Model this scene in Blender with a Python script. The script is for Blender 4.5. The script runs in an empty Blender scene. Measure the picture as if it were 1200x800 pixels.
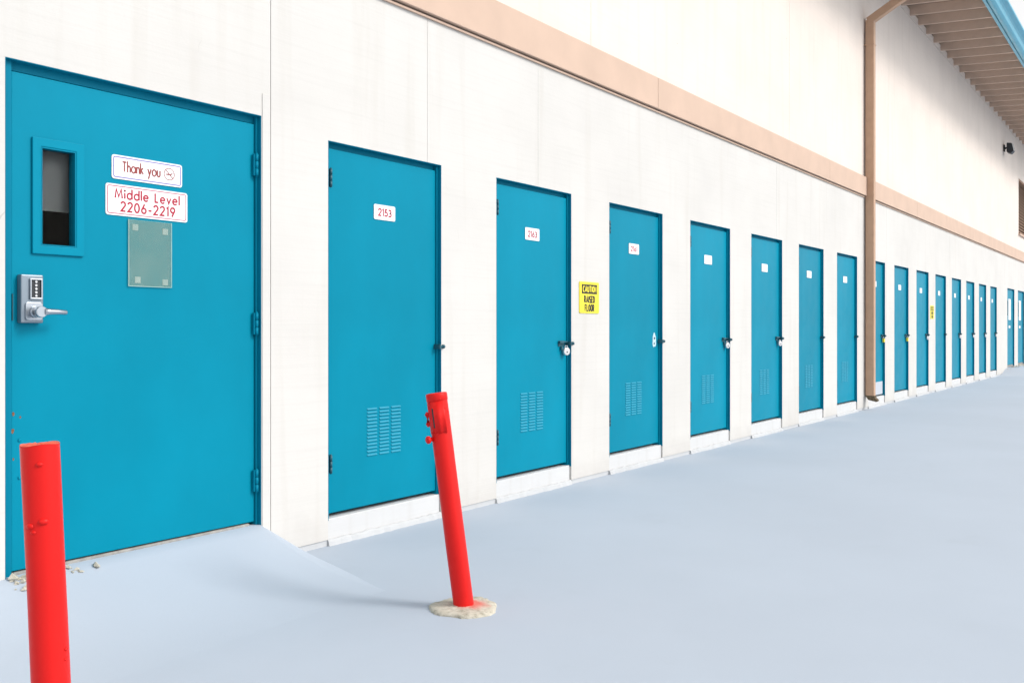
import bpy, bmesh, math, random
from mathutils import Vector, Matrix
random.seed(7)
scene = bpy.context.scene
col = scene.collection
R = math.radians

# ------------------------------------------------------------------ camera, sky, sun, exposure
CAM_Z = 1.21
THETA = math.asin(787.0 / 1360.0)          # angle between view axis and the wall
CAM_Y = -3.886
cam_d = bpy.data.cameras.new('camera')
cam = bpy.data.objects.new('camera', cam_d)
col.objects.link(cam)
cam.location = (0.0, CAM_Y, CAM_Z)
cam.rotation_euler = (R(90), 0, THETA - R(90))
cam_d.sensor_fit = 'HORIZONTAL'
cam_d.sensor_width = 36.0
cam_d.lens = 36.0 * 1360.0 * math.cos(THETA) / 1200.0
cam_d.shift_y = -15.0 / 1200.0
cam_d.clip_start = 0.05
cam_d.clip_end = 3000.0
scene.camera = cam

SUN_EL, SUN_AZ = R(38), R(22)               # azimuth measured from the wall's normal towards +x
to_sun = Vector((math.sin(SUN_AZ) * math.cos(SUN_EL), -math.cos(SUN_AZ) * math.cos(SUN_EL), math.sin(SUN_EL)))
world = bpy.data.worlds.new('World')
scene.world = world
world.use_nodes = True
wn = world.node_tree
for n in list(wn.nodes):
    wn.nodes.remove(n)
w_out = wn.nodes.new('ShaderNodeOutputWorld')
w_bg = wn.nodes.new('ShaderNodeBackground')
w_sky = wn.nodes.new('ShaderNodeTexSky')
w_sky.sky_type = 'NISHITA'
w_sky.sun_disc = False
w_sky.sun_elevation = SUN_EL
w_sky.sun_rotation = math.atan2(to_sun.x, to_sun.y)
w_sky.air_density = 1.0
w_sky.dust_density = 4.0
w_hsv = wn.nodes.new('ShaderNodeHueSaturation')     # thin bright overcast: the blue mostly washed out
w_hsv.inputs['Saturation'].default_value = 0.12
w_bg.inputs['Strength'].default_value = 0.13
wn.links.new(w_sky.outputs['Color'], w_hsv.inputs['Color'])
w_mix = wn.nodes.new('ShaderNodeMix')                # an even veil of white cloud over the whole dome
w_mix.data_type = 'RGBA'
w_mix.inputs['Factor'].default_value = 0.5
w_mix.inputs[7].default_value = (6.2, 6.1, 6.0, 1.0)
wn.links.new(w_hsv.outputs['Color'], w_mix.inputs[6])
wn.links.new(w_mix.outputs[2], w_bg.inputs['Color'])
wn.links.new(w_bg.outputs['Background'], w_out.inputs['Surface'])

sun_d = bpy.data.lights.new('sun', 'SUN')
sun_d.energy = 1.2
sun_d.angle = R(15)
sun_d.color = (1.0, 0.955, 0.90)
sun = bpy.data.objects.new('sun', sun_d)
col.objects.link(sun)
sun.rotation_euler = to_sun.to_track_quat('Z', 'Y').to_euler()
sun.location = to_sun * 40

vs = scene.view_settings
vs.view_transform = 'Standard'
vs.look = 'None'
vs.gamma = 1.0
vs.use_curve_mapping = False
vs.exposure = 0.60
scene.cycles.max_bounces = 5
scene.cycles.diffuse_bounces = 3
scene.cycles.glossy_bounces = 2
scene.cycles.use_denoising = True


# ------------------------------------------------------------------ materials
def srgb(r, g, b):
    f = lambda c: (c / 12.92) if c <= 0.04045 else ((c + 0.055) / 1.055) ** 2.4
    return (f(r / 255), f(g / 255), f(b / 255), 1.0)


class NT:
    """small helper round a material's node tree"""
    def __init__(self, name, rough=0.6, spec=0.4, metal=0.0):
        self.m = bpy.data.materials.new(name)
        self.m.use_nodes = True
        self.t = self.m.node_tree
        self.b = self.t.nodes['Principled BSDF']
        self.b.inputs['Roughness'].default_value = rough
        self.b.inputs['Specular IOR Level'].default_value = spec
        self.b.inputs['Metallic'].default_value = metal
        self.co = self.t.nodes.new('ShaderNodeTexCoord').outputs['Object']

    def node(self, kind, **inp):
        n = self.t.nodes.new(kind)
        for k, v in inp.items():
            n.inputs[k.replace('_', ' ')].default_value = v
        return n

    def link(self, a, b):
        self.t.links.new(a, b)

    def mapped(self, scale, loc=(0, 0, 0)):
        mp = self.node('ShaderNodeMapping', Scale=scale, Location=loc)
        self.link(self.co, mp.inputs['Vector'])
        return mp.outputs['Vector']

    def noise(self, scale=(1, 1, 1), s=1.0, detail=4.0, rough=0.55, loc=(0, 0, 0)):
        n = self.node('ShaderNodeTexNoise', Scale=s, Detail=detail, Roughness=rough)
        self.link(self.mapped(scale, loc), n.inputs['Vector'])
        return n.outputs['Fac']

    def ramp(self, fac, stops):
        r = self.t.nodes.new('ShaderNodeValToRGB')
        el = r.color_ramp.elements
        while len(el) < len(stops):
            el.new(0.5)
        for e, (p, c) in zip(el, stops):
            e.position = p
            e.color = c if len(c) == 4 else (*c, 1.0)
        self.link(fac, r.inputs['Fac'])
        return r.outputs['Color']

    def mix(self, fac, a, b):
        n = self.t.nodes.new('ShaderNodeMix')
        n.data_type = 'RGBA'
        for sock, v in ((n.inputs['Factor'], fac), (n.inputs['A'], a), (n.inputs['B'], b)):
            pass
        ins = [i for i in n.inputs if i.enabled]
        for sock, v in zip(ins, (fac, a, b)):
            if hasattr(v, 'is_linked') or hasattr(v, 'links'):
                self.link(v, sock)
            else:
                sock.default_value = v
        return [o for o in n.outputs if o.enabled][0]

    def math(self, op, a, b=0.0):
        n = self.t.nodes.new('ShaderNodeMath')
        n.operation = op
        for sock, v in zip(n.inputs, (a, b)):
            if hasattr(v, 'links'):
                self.link(v, sock)
            else:
                sock.default_value = v
        return n.outputs[0]

    def bump(self, h, strength=0.3, dist=0.004, prev=None):
        n = self.node('ShaderNodeBump', Strength=strength, Distance=dist)
        self.link(h, n.inputs['Height'])
        if prev is not None:
            self.link(prev, n.inputs['Normal'])
        return n.outputs['Normal']

    def color(self, c):
        if hasattr(c, 'links'):
            self.link(c, self.b.inputs['Base Color'])
        else:
            self.b.inputs['Base Color'].default_value = c

    def normal(self, n):
        self.link(n, self.b.inputs['Normal'])


def dark(c, k):
    return (c[0] * k, c[1] * k, c[2] * k, 1.0)


def plain(name, c, rough=0.55, spec=0.4, metal=0.0, var=0.08, s=9.0):
    k = NT(name, rough, spec, metal)
    f = k.noise(s=s)
    k.color(k.ramp(f, [(0.3, dark(c, 1 - var)), (0.7, dark(c, 1 + var))]))
    return k.m


def paint_wall(name, c, grime=True):
    k = NT(name, 0.82, 0.25)
    blot = k.noise((1, 1, 1), 0.9, 3, 0.6)
    base = k.ramp(blot, [(0.3, dark(c, 0.93)), (0.60, c)])
    streak = k.noise((1.2, 1.2, 46), 1.0, 3, 0.6)           # brushed horizontal grain of the board
    base = k.mix(k.math('MULTIPLY', k.ramp(streak, [(0.50, (0, 0, 0)), (0.72, (1, 1, 1))]), 0.20), base, dark(c, 0.82))
    drip = k.noise((9, 9, 0.55), 1.0, 3, 0.5, (3, 1, 5))    # faint vertical weather runs
    base = k.mix(k.math('MULTIPLY', k.ramp(drip, [(0.54, (0, 0, 0)), (0.74, (1, 1, 1))]), 0.26), base, (c[0] * .80, c[1] * .77, c[2] * .72, 1))
    v = k.t.nodes.new('ShaderNodeTexVoronoi')               # nail heads and chips
    v.inputs['Scale'].default_value = 3.3
    k.link(k.co, v.inputs['Vector'])
    pick = k.noise((1, 1, 1), 2.1, 1, 0.5, (9, 2, 4))
    dot = k.math('MULTIPLY', k.math('LESS_THAN', v.outputs['Distance'], 0.017), k.math('GREATER_THAN', pick, 0.5))
    base = k.mix(k.math('MULTIPLY', dot, 0.75), base, (0.12, 0.10, 0.09, 1))
    cv = k.t.nodes.new('ShaderNodeTexVoronoi')              # hairline cracks in the paint
    cv.feature = 'DISTANCE_TO_EDGE'
    cv.inputs['Scale'].default_value = 1.15
    wob = k.t.nodes.new('ShaderNodeMix'); wob.data_type = 'VECTOR'
    wob.inputs['Factor'].default_value = 0.12
    nz = k.node('ShaderNodeTexNoise', Scale=3.0, Detail=3.0, Roughness=0.7)
    k.link(k.co, nz.inputs['Vector']); k.link(k.co, wob.inputs[4]); k.link(nz.outputs['Color'], wob.inputs[5])
    k.link(wob.outputs[1], cv.inputs['Vector'])
    mask = k.ramp(k.noise((1, 1, 1), 1.3, 2, 0.5, (7, 7, 7)), [(0.66, (0, 0, 0)), (0.70, (1, 1, 1))])
    crack = k.math('MULTIPLY', k.math('LESS_THAN', cv.outputs['Distance'], 0.0017), mask)
    base = k.mix(k.math('MULTIPLY', crack, 0.45), base, (0.30, 0.27, 0.24, 1))
    if grime:                                               # splashed dirt along the foot of the boards
        sep = k.t.nodes.new('ShaderNodeSeparateXYZ')
        k.link(k.co, sep.inputs[0])
        foot = k.ramp(k.math('ADD', k.math('MULTIPLY', sep.outputs['Z'], 1.6), k.math('MULTIPLY', k.noise((5, 5, 5), 1, 3, 0.65), 0.55)),
                      [(0.28, (1, 1, 1)), (0.62, (0, 0, 0))])
        base = k.mix(k.math('MULTIPLY', foot, 0.28), base, (0.42, 0.40, 0.38, 1))
    k.color(base)
    n1 = k.bump(streak, 0.22, 0.004)
    n2 = k.bump(k.noise((1, 1, 1), 26, 2, 0.6), 0.14, 0.004, n1)
    k.normal(n2)
    return k.m


def paint_steel(name, c, rough=0.42, scuff=True, spec=0.06, vary=False):
    k = NT(name, rough, spec)
    f = k.noise((1, 1, 0.6), 2.2, 4, 0.55)
    base = k.ramp(f, [(0.3, dark(c, 0.93)), (0.7, dark(c, 1.05))])
    if scuff:
        s = k.noise((30, 30, 4), 1.0, 5, 0.7, (2, 7, 1))
        base = k.mix(k.math('MULTIPLY', k.ramp(s, [(0.66, (0, 0, 0)), (0.80, (1, 1, 1))]), 0.35), base, (c[0] * 1.3 + .03, c[1] * 1.12 + .02, c[2] * 1.05 + .02, 1))
    if vary:                                                # each leaf faded a little differently
        oi = k.t.nodes.new('ShaderNodeObjectInfo')
        hs = k.node('ShaderNodeHueSaturation')
        k.link(k.math('ADD', k.math('MULTIPLY', oi.outputs['Random'], 0.12), 0.94), hs.inputs['Value'])
        k.link(base, hs.inputs['Color'])
        base = hs.outputs['Color']
    k.color(base)
    k.link(k.math('ADD', k.math('MULTIPLY', k.noise(s=5.0, loc=(4, 4, 4)), 0.22), rough - 0.11), k.b.inputs['Roughness'])
    n1 = k.bump(k.noise(s=1.6, detail=2), 0.25, 0.006)
    k.normal(k.bump(k.noise(s=140, detail=2), 0.05, 0.001, n1))
    return k.m


BLUE = (0.0015, 0.232, 0.350, 1)
RED = (0.70, 0.011, 0.009, 1)
TAN = (0.59, 0.43, 0.335, 1)
M = {}
M['wall'] = paint_wall('cream_board_paint', (0.640, 0.624, 0.598, 1))
M['wall_up'] = paint_wall('cream_upper_paint', (0.78, 0.69, 0.622, 1), grime=False)
M['sill'] = paint_wall('white_concrete_paint', (0.62, 0.625, 0.63, 1), grime=False)
M['sill_grey'] = paint_wall('grey_washed_concrete', (0.53, 0.545, 0.56, 1), grime=False)
M['blue'] = paint_steel('blue_door_paint', BLUE, 0.36, vary=True)
M['blue_trim'] = paint_steel('blue_frame_paint', (0.0015, 0.195, 0.305, 1), 0.4, scuff=False)
M['blue_highlight'] = paint_steel('louvre_highlight_paint', (0.045, 0.31, 0.44, 1), 0.5, scuff=False)  # paler blue paints highlights into the colour of the louvre lips
M['gutter'] = paint_steel('blue_gutter_paint', (0.07, 0.40, 0.55, 1), 0.32, scuff=False, spec=0.5)
M['red'] = paint_steel('red_bollard_paint', RED, 0.40, scuff=False, spec=0.22)
M['tan'] = plain('tan_trim_paint', TAN, 0.7, 0.3, var=0.05, s=3.0)
M['tan_pipe'] = plain('tan_downspout_paint', (0.50, 0.32, 0.215, 1), 0.6, 0.35, var=0.06)
M['soffit'] = plain('brown_soffit_paint', (0.60, 0.455, 0.365, 1), 0.8, 0.2, var=0.08, s=4.0)
M['brown'] = plain('brown_shutter_paint', (0.30, 0.19, 0.13, 1), 0.7, 0.3)
M['concrete'] = plain('grey_concrete', (0.33, 0.32, 0.30, 1), 0.92, 0.2, var=0.25, s=22)
M['sign'] = plain('white_sign_plastic', (0.86, 0.86, 0.87, 1), 0.35, 0.5, var=0.01)
M['ink'] = plain('crimson_print', (0.40, 0.008, 0.035, 1), 0.5, var=0.02)
M['ink_brown'] = plain('brown_red_print', (0.27, 0.045, 0.04, 1), 0.5, var=0.02)
M['ink_lilac'] = plain('lilac_print', (0.22, 0.20, 0.46, 1), 0.5, var=0.02)
M['ink_pink'] = plain('pink_print', (0.46, 0.12, 0.18, 1), 0.5, var=0.02)
M['yellow'] = plain('yellow_sign_plastic', (0.85, 0.72, 0.04, 1), 0.4, 0.45, var=0.02)
M['black'] = plain('black_print', (0.018, 0.017, 0.016, 1), 0.5, var=0.02)
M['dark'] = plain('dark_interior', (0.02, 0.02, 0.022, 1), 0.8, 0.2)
M['reflection_panel'] = plain('grey_pane_reflection', (0.12, 0.115, 0.115, 1), 0.85, 0.2, var=0.03)  # grey standing in for sky reflected in the entrance door pane
M['chrome'] = plain('satin_chrome', (0.47, 0.51, 0.56, 1), 0.32, 0.5, metal=1.0, var=0.04)
M['lock_grey'] = plain('grey_lock_casting', (0.24, 0.29, 0.34, 1), 0.38, 0.5, metal=0.6, var=0.05)
M['silver'] = plain('padlock_steel', (0.72, 0.71, 0.72, 1), 0.3, 0.5, metal=0.75, var=0.05)
M['brass'] = plain('padlock_yellow', (0.85, 0.66, 0.02, 1), 0.4, 0.5, var=0.05)
M['iron'] = plain('dark_latch_paint', (0.012, 0.085, 0.12, 1), 0.45, 0.5, var=0.15, s=60)
M['gunmetal'] = plain('lamp_black', (0.018, 0.022, 0.028, 1), 0.45, 0.5)
M['lens'] = plain('lamp_lens', (0.78, 0.80, 0.82, 1), 0.2, 0.6, var=0.02)
M['tape'] = plain('clear_foam_tape', (0.62, 0.66, 0.68, 1), 0.7, 0.3, var=0.03)
M['primer'] = plain('bare_primer', (0.50, 0.66, 0.74, 1), 0.75, 0.3, var=0.25, s=70)
M['grey_panel'] = plain('grey_kick_plate', (0.50, 0.54, 0.60, 1), 0.5, 0.4, var=0.03)
M['rust_red'] = plain('rust_spot', (0.20, 0.095, 0.05, 1), 0.85, 0.2, var=0.5, s=90)
M['rust'] = plain('rusty_fitting', (0.13, 0.10, 0.065, 1), 0.85, 0.2, var=0.4, s=40)


def glass_mat():
    k = NT('door_glass', 0.04, 0.5)
    k.b.inputs['Base Color'].default_value = (0.9, 0.95, 0.95, 1)
    k.b.inputs['Transmission Weight'].default_value = 1.0
    k.b.inputs['IOR'].default_value = 1.08
    n = k.bump(k.noise(s=6.0, detail=1), 0.02, 0.002)
    k.normal(n)
    return k.m


def acrylic_mat():
    k = NT('yellowed_acrylic', 0.25, 0.5)
    f = k.noise(s=9.0)
    k.color(k.ramp(f, [(0.3, (0.20, 0.36, 0.30, 1)), (0.7, (0.30, 0.42, 0.34, 1))]))
    k.b.inputs['Alpha'].default_value = 0.30
    k.b.inputs['Specular IOR Level'].default_value = 0.12
    return k.m


def acrylic_edge():
    k = NT('acrylic_edge', 0.3, 0.5)
    f = k.noise(s=9.0)
    k.color(k.ramp(f, [(0.3, (0.36, 0.55, 0.50, 1)), (0.7, (0.50, 0.66, 0.58, 1))]))
    k.b.inputs['Alpha'].default_value = 0.8
    return k.m


M['glass'] = glass_mat()
M['acrylic'] = acrylic_mat()
M['acrylic_edge'] = acrylic_edge()


def ground_mat():
    k = NT('pale_blue_grey_pavement', 0.88, 0.2)
    c = (0.425, 0.483, 0.560, 1)
    f = k.noise((1, 1, 1), 0.55, 4, 0.6)
    base = k.ramp(f, [(0.3, dark(c, 0.965)), (0.7, dark(c, 1.025))])
    fine = k.noise((1, 1, 1), 120, 2, 0.6)
    base = k.mix(k.math('MULTIPLY', k.ramp(fine, [(0.55, (0, 0, 0)), (0.8, (1, 1, 1))]), 0.22), base, dark(c, 0.85))
    stain = k.noise((1, 1, 1), 1.7, 4, 0.65, (5, 3, 0))
    base = k.mix(k.math('MULTIPLY', k.ramp(stain, [(0.60, (0, 0, 0)), (0.76, (1, 1, 1))]), 0.16), base, (0.33, 0.37, 0.42, 1))
    k.color(base)
    n1 = k.bump(fine, 0.12, 0.003)
    k.normal(k.bump(k.noise(s=1.2, detail=3), 0.10, 0.02, n1))
    return k.m


M['ground'] = ground_mat()


def footing_mat():
    k = NT('cream_footing_concrete', 0.92, 0.2)
    f = k.noise(s=38, detail=6, rough=0.7)
    base = k.ramp(f, [(0.30, (0.30, 0.28, 0.22, 1)), (0.48, (0.52, 0.49, 0.41, 1)), (0.7, (0.63, 0.60, 0.52, 1))])
    d = k.t.nodes.new('ShaderNodeVectorMath')
    d.operation = 'LENGTH'
    k.link(k.mapped((1, 1, 0), (-0.03, 0.02, 0)), d.inputs[0])
    spill = k.math('ADD', d.outputs['Value'], k.math('MULTIPLY', k.noise(s=16, detail=4, rough=.6), 0.09))
    base = k.mix(k.math('MULTIPLY', k.ramp(spill, [(0.085, (1, 1, 1)), (0.135, (0, 0, 0))]), 0.75), base, (0.66, 0.09, 0.07, 1))
    k.color(base)
    k.normal(k.bump(f, 0.7, 0.006))
    return k.m


M['footing'] = footing_mat()


# ------------------------------------------------------------------ mesh helpers
class MB:
    def __init__(self):
        self.v, self.f, self.mi, self.sm = [], [], [], []

    def face(self, idx, m=0, smooth=False):
        self.f.append(tuple(idx)); self.mi.append(m); self.sm.append(smooth)

    def box(self, x0, x1, y0, y1, z0, z1, m=0):
        b = len(self.v)
        self.v += [(x0, y0, z0), (x1, y0, z0), (x1, y1, z0), (x0, y1, z0), (x0, y0, z1), (x1, y0, z1), (x1, y1, z1), (x0, y1, z1)]
        for q in ((0, 3, 2, 1), (4, 5, 6, 7), (0, 1, 5, 4), (1, 2, 6, 5), (2, 3, 7, 6), (3, 0, 4, 7)):
            self.face([b + i for i in q], m)
        return self

    def extrude(self, prof, a, b, axis='x', m=0, smooth=False, cap=True):
        """closed 2-D profile swept along an axis. x: (y,z) profile; y: (x,z) profile (front a, back b); z: (x,y)"""
        n = len(prof)
        base = len(self.v)
        for t in (a, b):
            for p in prof:
                self.v.append({'x': (t, p[0], p[1]), 'y': (p[0], t, p[1]), 'z': (p[0], p[1], t)}[axis])
        for i in range(n):
            j = (i + 1) % n
            self.face((base + i, base + j, base + n + j, base + n + i), m, smooth)
        if cap:
            self.face([base + i for i in reversed(range(n))], m)
            self.face([base + n + i for i in range(n)], m)
        return self

    def tube(self, pts, rads, n=12, m=0, smooth=True, cap=True):
        pts = [Vector(p) for p in pts]
        if not hasattr(rads, '__len__'):
            rads = [rads] * len(pts)
        rings = []
        ref = None
        for i, p in enumerate(pts):
            d = (pts[min(i + 1, len(pts) - 1)] - pts[max(i - 1, 0)]).normalized()
            if ref is None:
                ref = Vector((0, 0, 1)) if abs(d.z) < 0.9 else Vector((1, 0, 0))
            u = d.cross(ref).normalized()
            w = d.cross(u).normalized()
            ref = -u.cross(d).normalized() * -1 if False else ref
            ring = []
            for k in range(n):
                a = 2 * math.pi * k / n
                self.v.append(tuple(p + (u * math.cos(a) + w * math.sin(a)) * rads[i]))
                ring.append(len(self.v) - 1)
            rings.append(ring)
        for r0, r1 in zip(rings, rings[1:]):
            for k in range(n):
                self.face((r0[k], r0[(k + 1) % n], r1[(k + 1) % n], r1[k]), m, smooth)
        if cap:
            self.face(list(reversed(rings[0])), m)
            self.face(rings[-1], m)
        return self

    def build(self, name, mats, parent=None, loc=(0, 0, 0), bevel=0.0, rot=None):
        me = bpy.data.meshes.new(name)
        me.from_pydata(self.v, [], self.f)
        if not isinstance(mats, (list, tuple)):
            mats = [mats]
        for m in mats:
            me.materials.append(m)
        me.polygons.foreach_set('material_index', self.mi)
        me.polygons.foreach_set('use_smooth', self.sm)
        bm = bmesh.new(); bm.from_mesh(me)
        bmesh.ops.recalc_face_normals(bm, faces=bm.faces)
        bm.to_mesh(me); bm.free()
        me.update()
        o = bpy.data.objects.new(name, me)
        col.objects.link(o)
        o.location = loc
        if rot:
            o.rotation_euler = rot
        if parent:
            o.parent = parent
        if bevel:
            md = o.modifiers.new('soft edges', 'BEVEL')
            md.width = bevel; md.segments = 2; md.limit_method = 'ANGLE'; md.angle_limit = R(40)
        return o


def empty(name, loc=(0, 0, 0)):
    o = bpy.data.objects.new(name, None)
    o.empty_display_size = 0.1
    col.objects.link(o)
    o.location = loc
    return o


def tag(o, label, cat, group=None, kind=None):
    o['label'] = label
    if cat:
        o['category'] = cat
    if group:
        o['group'] = group
    if kind:
        o['kind'] = kind
    return o


def rrect(x0, x1, z0, z1, r, n=4):
    pts = []
    for cx, cz, a0 in ((x1 - r, z1 - r, 0), (x0 + r, z1 - r, 90), (x0 + r, z0 + r, 180), (x1 - r, z0 + r, 270)):
        for i in range(n + 1):
            a = R(a0 + 90.0 * i / n)
            pts.append((cx + r * math.cos(a), cz + r * math.sin(a)))
    return pts


def cells(mb, x0, x1, z0, z1, y0, y1, holes):
    """board x0..x1, z0..z1, y0..y1 with rectangular holes (hx0,hx1,hz0,hz1); clean closed solid"""
    xs, zs = {x0, x1}, {z0, z1}
    for h in holes:
        for a in h[:2]:
            if x0 < a < x1: xs.add(a)
        for a in h[2:]:
            if z0 < a < z1: zs.add(a)
    xs, zs = sorted(xs), sorted(zs)
    nx, nz = len(xs) - 1, len(zs) - 1

    def solid(i, j):
        if i < 0 or j < 0 or i >= nx or j >= nz:
            return False
        cx, cz = (xs[i] + xs[i + 1]) / 2, (zs[j] + zs[j + 1]) / 2
        return not any(h[0] < cx < h[1] and h[2] < cz < h[3] for h in holes)
    vid = {}

    def vert(i, j, k):
        key = (i, j, k)
        if key not in vid:
            vid[key] = len(mb.v)
            mb.v.append((xs[i], (y0, y1)[k], zs[j]))
        return vid[key]
    for i in range(nx):
        for j in range(nz):
            if not solid(i, j):
                continue
            mb.face((vert(i, j, 0), vert(i + 1, j, 0), vert(i + 1, j + 1, 0), vert(i, j + 1, 0)))
            mb.face((vert(i, j, 1), vert(i, j + 1, 1), vert(i + 1, j + 1, 1), vert(i + 1, j, 1)))
            if not solid(i - 1, j): mb.face((vert(i, j, 0), vert(i, j + 1, 0), vert(i, j + 1, 1), vert(i, j, 1)))
            if not solid(i + 1, j): mb.face((vert(i + 1, j, 0), vert(i + 1, j, 1), vert(i + 1, j + 1, 1), vert(i + 1, j + 1, 0)))
            if not solid(i, j - 1): mb.face((vert(i, j, 0), vert(i, j, 1), vert(i + 1, j, 1), vert(i + 1, j, 0)))
            if not solid(i, j + 1): mb.face((vert(i, j + 1, 0), vert(i + 1, j + 1, 0), vert(i + 1, j + 1, 1), vert(i, j + 1, 1)))


# ------------------------------------------------------------------ stroke lettering (geometric sans)
def arc(cx, cy, rx, ry, a0, a1, n=None):
    n = n or max(6, int(abs(a1 - a0) / 14))
    return [(cx + rx * math.cos(R(a0 + (a1 - a0) * i / n)), cy + ry * math.sin(R(a0 + (a1 - a0) * i / n))) for i in range(n + 1)]


def ring(cx, cy, rx, ry):
    return ('closed', arc(cx, cy, rx, ry, 0, 360, 28)[:-1])


XH = 0.64
GLYPH = {
    ' ': (0.32, []),
    '-': (0.36, [[(0.0, .36), (0.36, .36)]]),
    'T': (0.56, [[(0, .96), (.56, .96)], [(.28, .96), (.28, 0)]]),
    'h': (0.40, [[(0, 1.08), (0, 0)], [(0, .36)] + arc(.2, .38, .2, .24, 180, 0) + [(.4, 0)]]),
    'n': (0.40, [[(0, XH), (0, 0)], [(0, .36)] + arc(.2, .38, .2, .24, 180, 0) + [(.4, 0)]]),
    'a': (0.58, [ring(.29, .32, .29, .31), [(.58, XH), (.58, 0)]]),
    'd': (0.58, [ring(.29, .32, .29, .31), [(.58, 1.08), (.58, 0)]]),
    'o': (0.60, [ring(.30, .32, .30, .31)]),
    'k': (0.40, [[(0, 1.08), (0, 0)], [(.36, XH), (.02, .33)], [(.10, .39), (.40, 0)]]),
    'y': (0.50, [[(0, XH), (.26, .06)], [(.50, XH), (.10, -.36)]]),
    'u': (0.42, [[(0, XH), (0, .24)] + arc(.21, .24, .21, .24, 180, 360) + [(.42, XH)]]),
    'M': (0.86, [[(0, 0), (.13, .96), (.43, .14), (.73, .96), (.86, 0)]]),
    'i': (0.02, [[(.01, XH), (.01, 0)], ring(.01, .86, .028, .034)]),
    'l': (0.0, [[(0, 1.08), (0, 0)]]),
    'e': (0.56, [[(.56, .33), (.01, .33)], arc(.28, .32, .28, .31, 0, 322)]),
    'L': (0.40, [[(0, 1.0), (0, .04), (.40, .04)]]),
    'v': (0.48, [[(0, XH), (.24, .03), (.48, XH)]]),
    '2': (0.50, [arc(.25, .72, .23, .25, 172, -32) + [(.03, .04), (.50, .04)]]),
    '0': (0.52, [ring(.26, .49, .25, .46)]),
    '6': (0.52, [ring(.26, .29, .24, .26), [(.34, .98), (.06, .42)]]),
    '9': (0.52, [ring(.26, .69, .24, .26), [(.18, 0), (.46, .56)]]),
    '1': (0.20, [[(0, .80), (.16, .96), (.16, 0)]]),
    '5': (0.48, [[(.44, .95), (.12, .95), (.07, .54)] + arc(.21, .32, .25, .28, 105, -150)]),
    '3': (0.46, [arc(.21, .73, .20, .22, 150, -80) + arc(.21, .27, .24, .25, 80, -150)]),
    'C': (0.50, [arc(.27, .49, .27, .47, 55, 305)]),
    'A': (0.56, [[(0, 0), (.28, .97), (.56, 0)], [(.10, .32), (.46, .32)]]),
    'U': (0.46, [[(0, .97), (0, .26)] + arc(.23, .26, .23, .24, 180, 360) + [(.46, .97)]]),
    'I': (0.0, [[(0, .97), (0, 0)]]),
    'O': (0.52, [ring(.26, .49, .26, .46)]),
    'N': (0.48, [[(0, 0), (0, .94), (.48, .04), (.48, .97)]]),
    'R': (0.46, [[(0, 0), (0, .94), (.22, .94)] + arc(.22, .70, .22, .24, 90, -90) + [(0, .46)], [(.20, .46), (.46, 0)]]),
    'S': (0.44, [arc(.22, .71, .20, .23, 35, 250) + arc(.22, .26, .21, .24, 80, -145)]),
    'E': (0.40, [[(.40, .94), (0, .94), (0, .04), (.40, .04)], [(0, .50), (.34, .50)]]),
    'D': (0.48, [[(0, .04), (0, .94), (.16, .94)] + arc(.16, .49, .32, .45, 90, -90) + [(0, .04)]]),
    'F': (0.40, [[(.40, .94), (0, .94), (0, 0)], [(0, .50), (.34, .50)]]),
}


def ribbon(mb, pts, w, y, closed=False, m=0):
    P = [Vector((p[0], p[1])) for p in pts]
    n = len(P)
    base = len(mb.v)
    for i in range(n):
        if closed:
            a, b = P[i - 1], P[(i + 1) % n]
            d0, d1 = (P[i] - a), (b - P[i])
        else:
            d0 = P[i] - P[i - 1] if i else P[1] - P[0]
            d1 = P[i + 1] - P[i] if i < n - 1 else d0
        d0 = d0.normalized() if d0.length > 1e-9 else Vector((1, 0))
        d1 = d1.normalized() if d1.length > 1e-9 else d0
        t = (d0 + d1)
        t = t.normalized() if t.length > 1e-6 else d0
        nn = Vector((-t.y, t.x))
        c = max(0.45, nn.dot(Vector((-d1.y, d1.x))))
        o = nn * (w / 2 / c)
        mb.v.append((P[i].x + o.x, y, P[i].y + o.y))
        mb.v.append((P[i].x - o.x, y, P[i].y - o.y))
    for i in range(n if closed else n - 1):
        j = (i + 1) % n
        mb.face((base + 2 * i, base + 2 * i + 1, base + 2 * j + 1, base + 2 * j), m)


def lettering(mb, text, x, z, width, height, stroke, y, gap=0.20, m=0):
    """text from x rightwards, baseline z, scaled to a width and cap height"""
    total = sum(GLYPH[c][0] for c in text) + gap * (len(text) - 1)
    sx = width / total
    cx = 0.0
    lift = 0.0
    for c in text:
        adv, strokes = GLYPH[c]
        for s in strokes:
            closed = s[0] == 'closed'
            pts = s[1] if closed else s
            ribbon(mb, [(x + (cx + p[0]) * sx, z + p[1] * height) for p in pts], stroke, y - lift, closed, m)
            lift += 0.00004
        cx += adv + gap


# ------------------------------------------------------------------ ground
def smooth(a, b, t):
    t = min(1.0, max(0.0, (t - a) / (b - a)))
    return t * t * (3 - 2 * t)


def ground_z(x, y):
    far = 0.15 * smooth(27.4, 28.5, x) * smooth(-1.6, -0.2, y)
    return far


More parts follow.
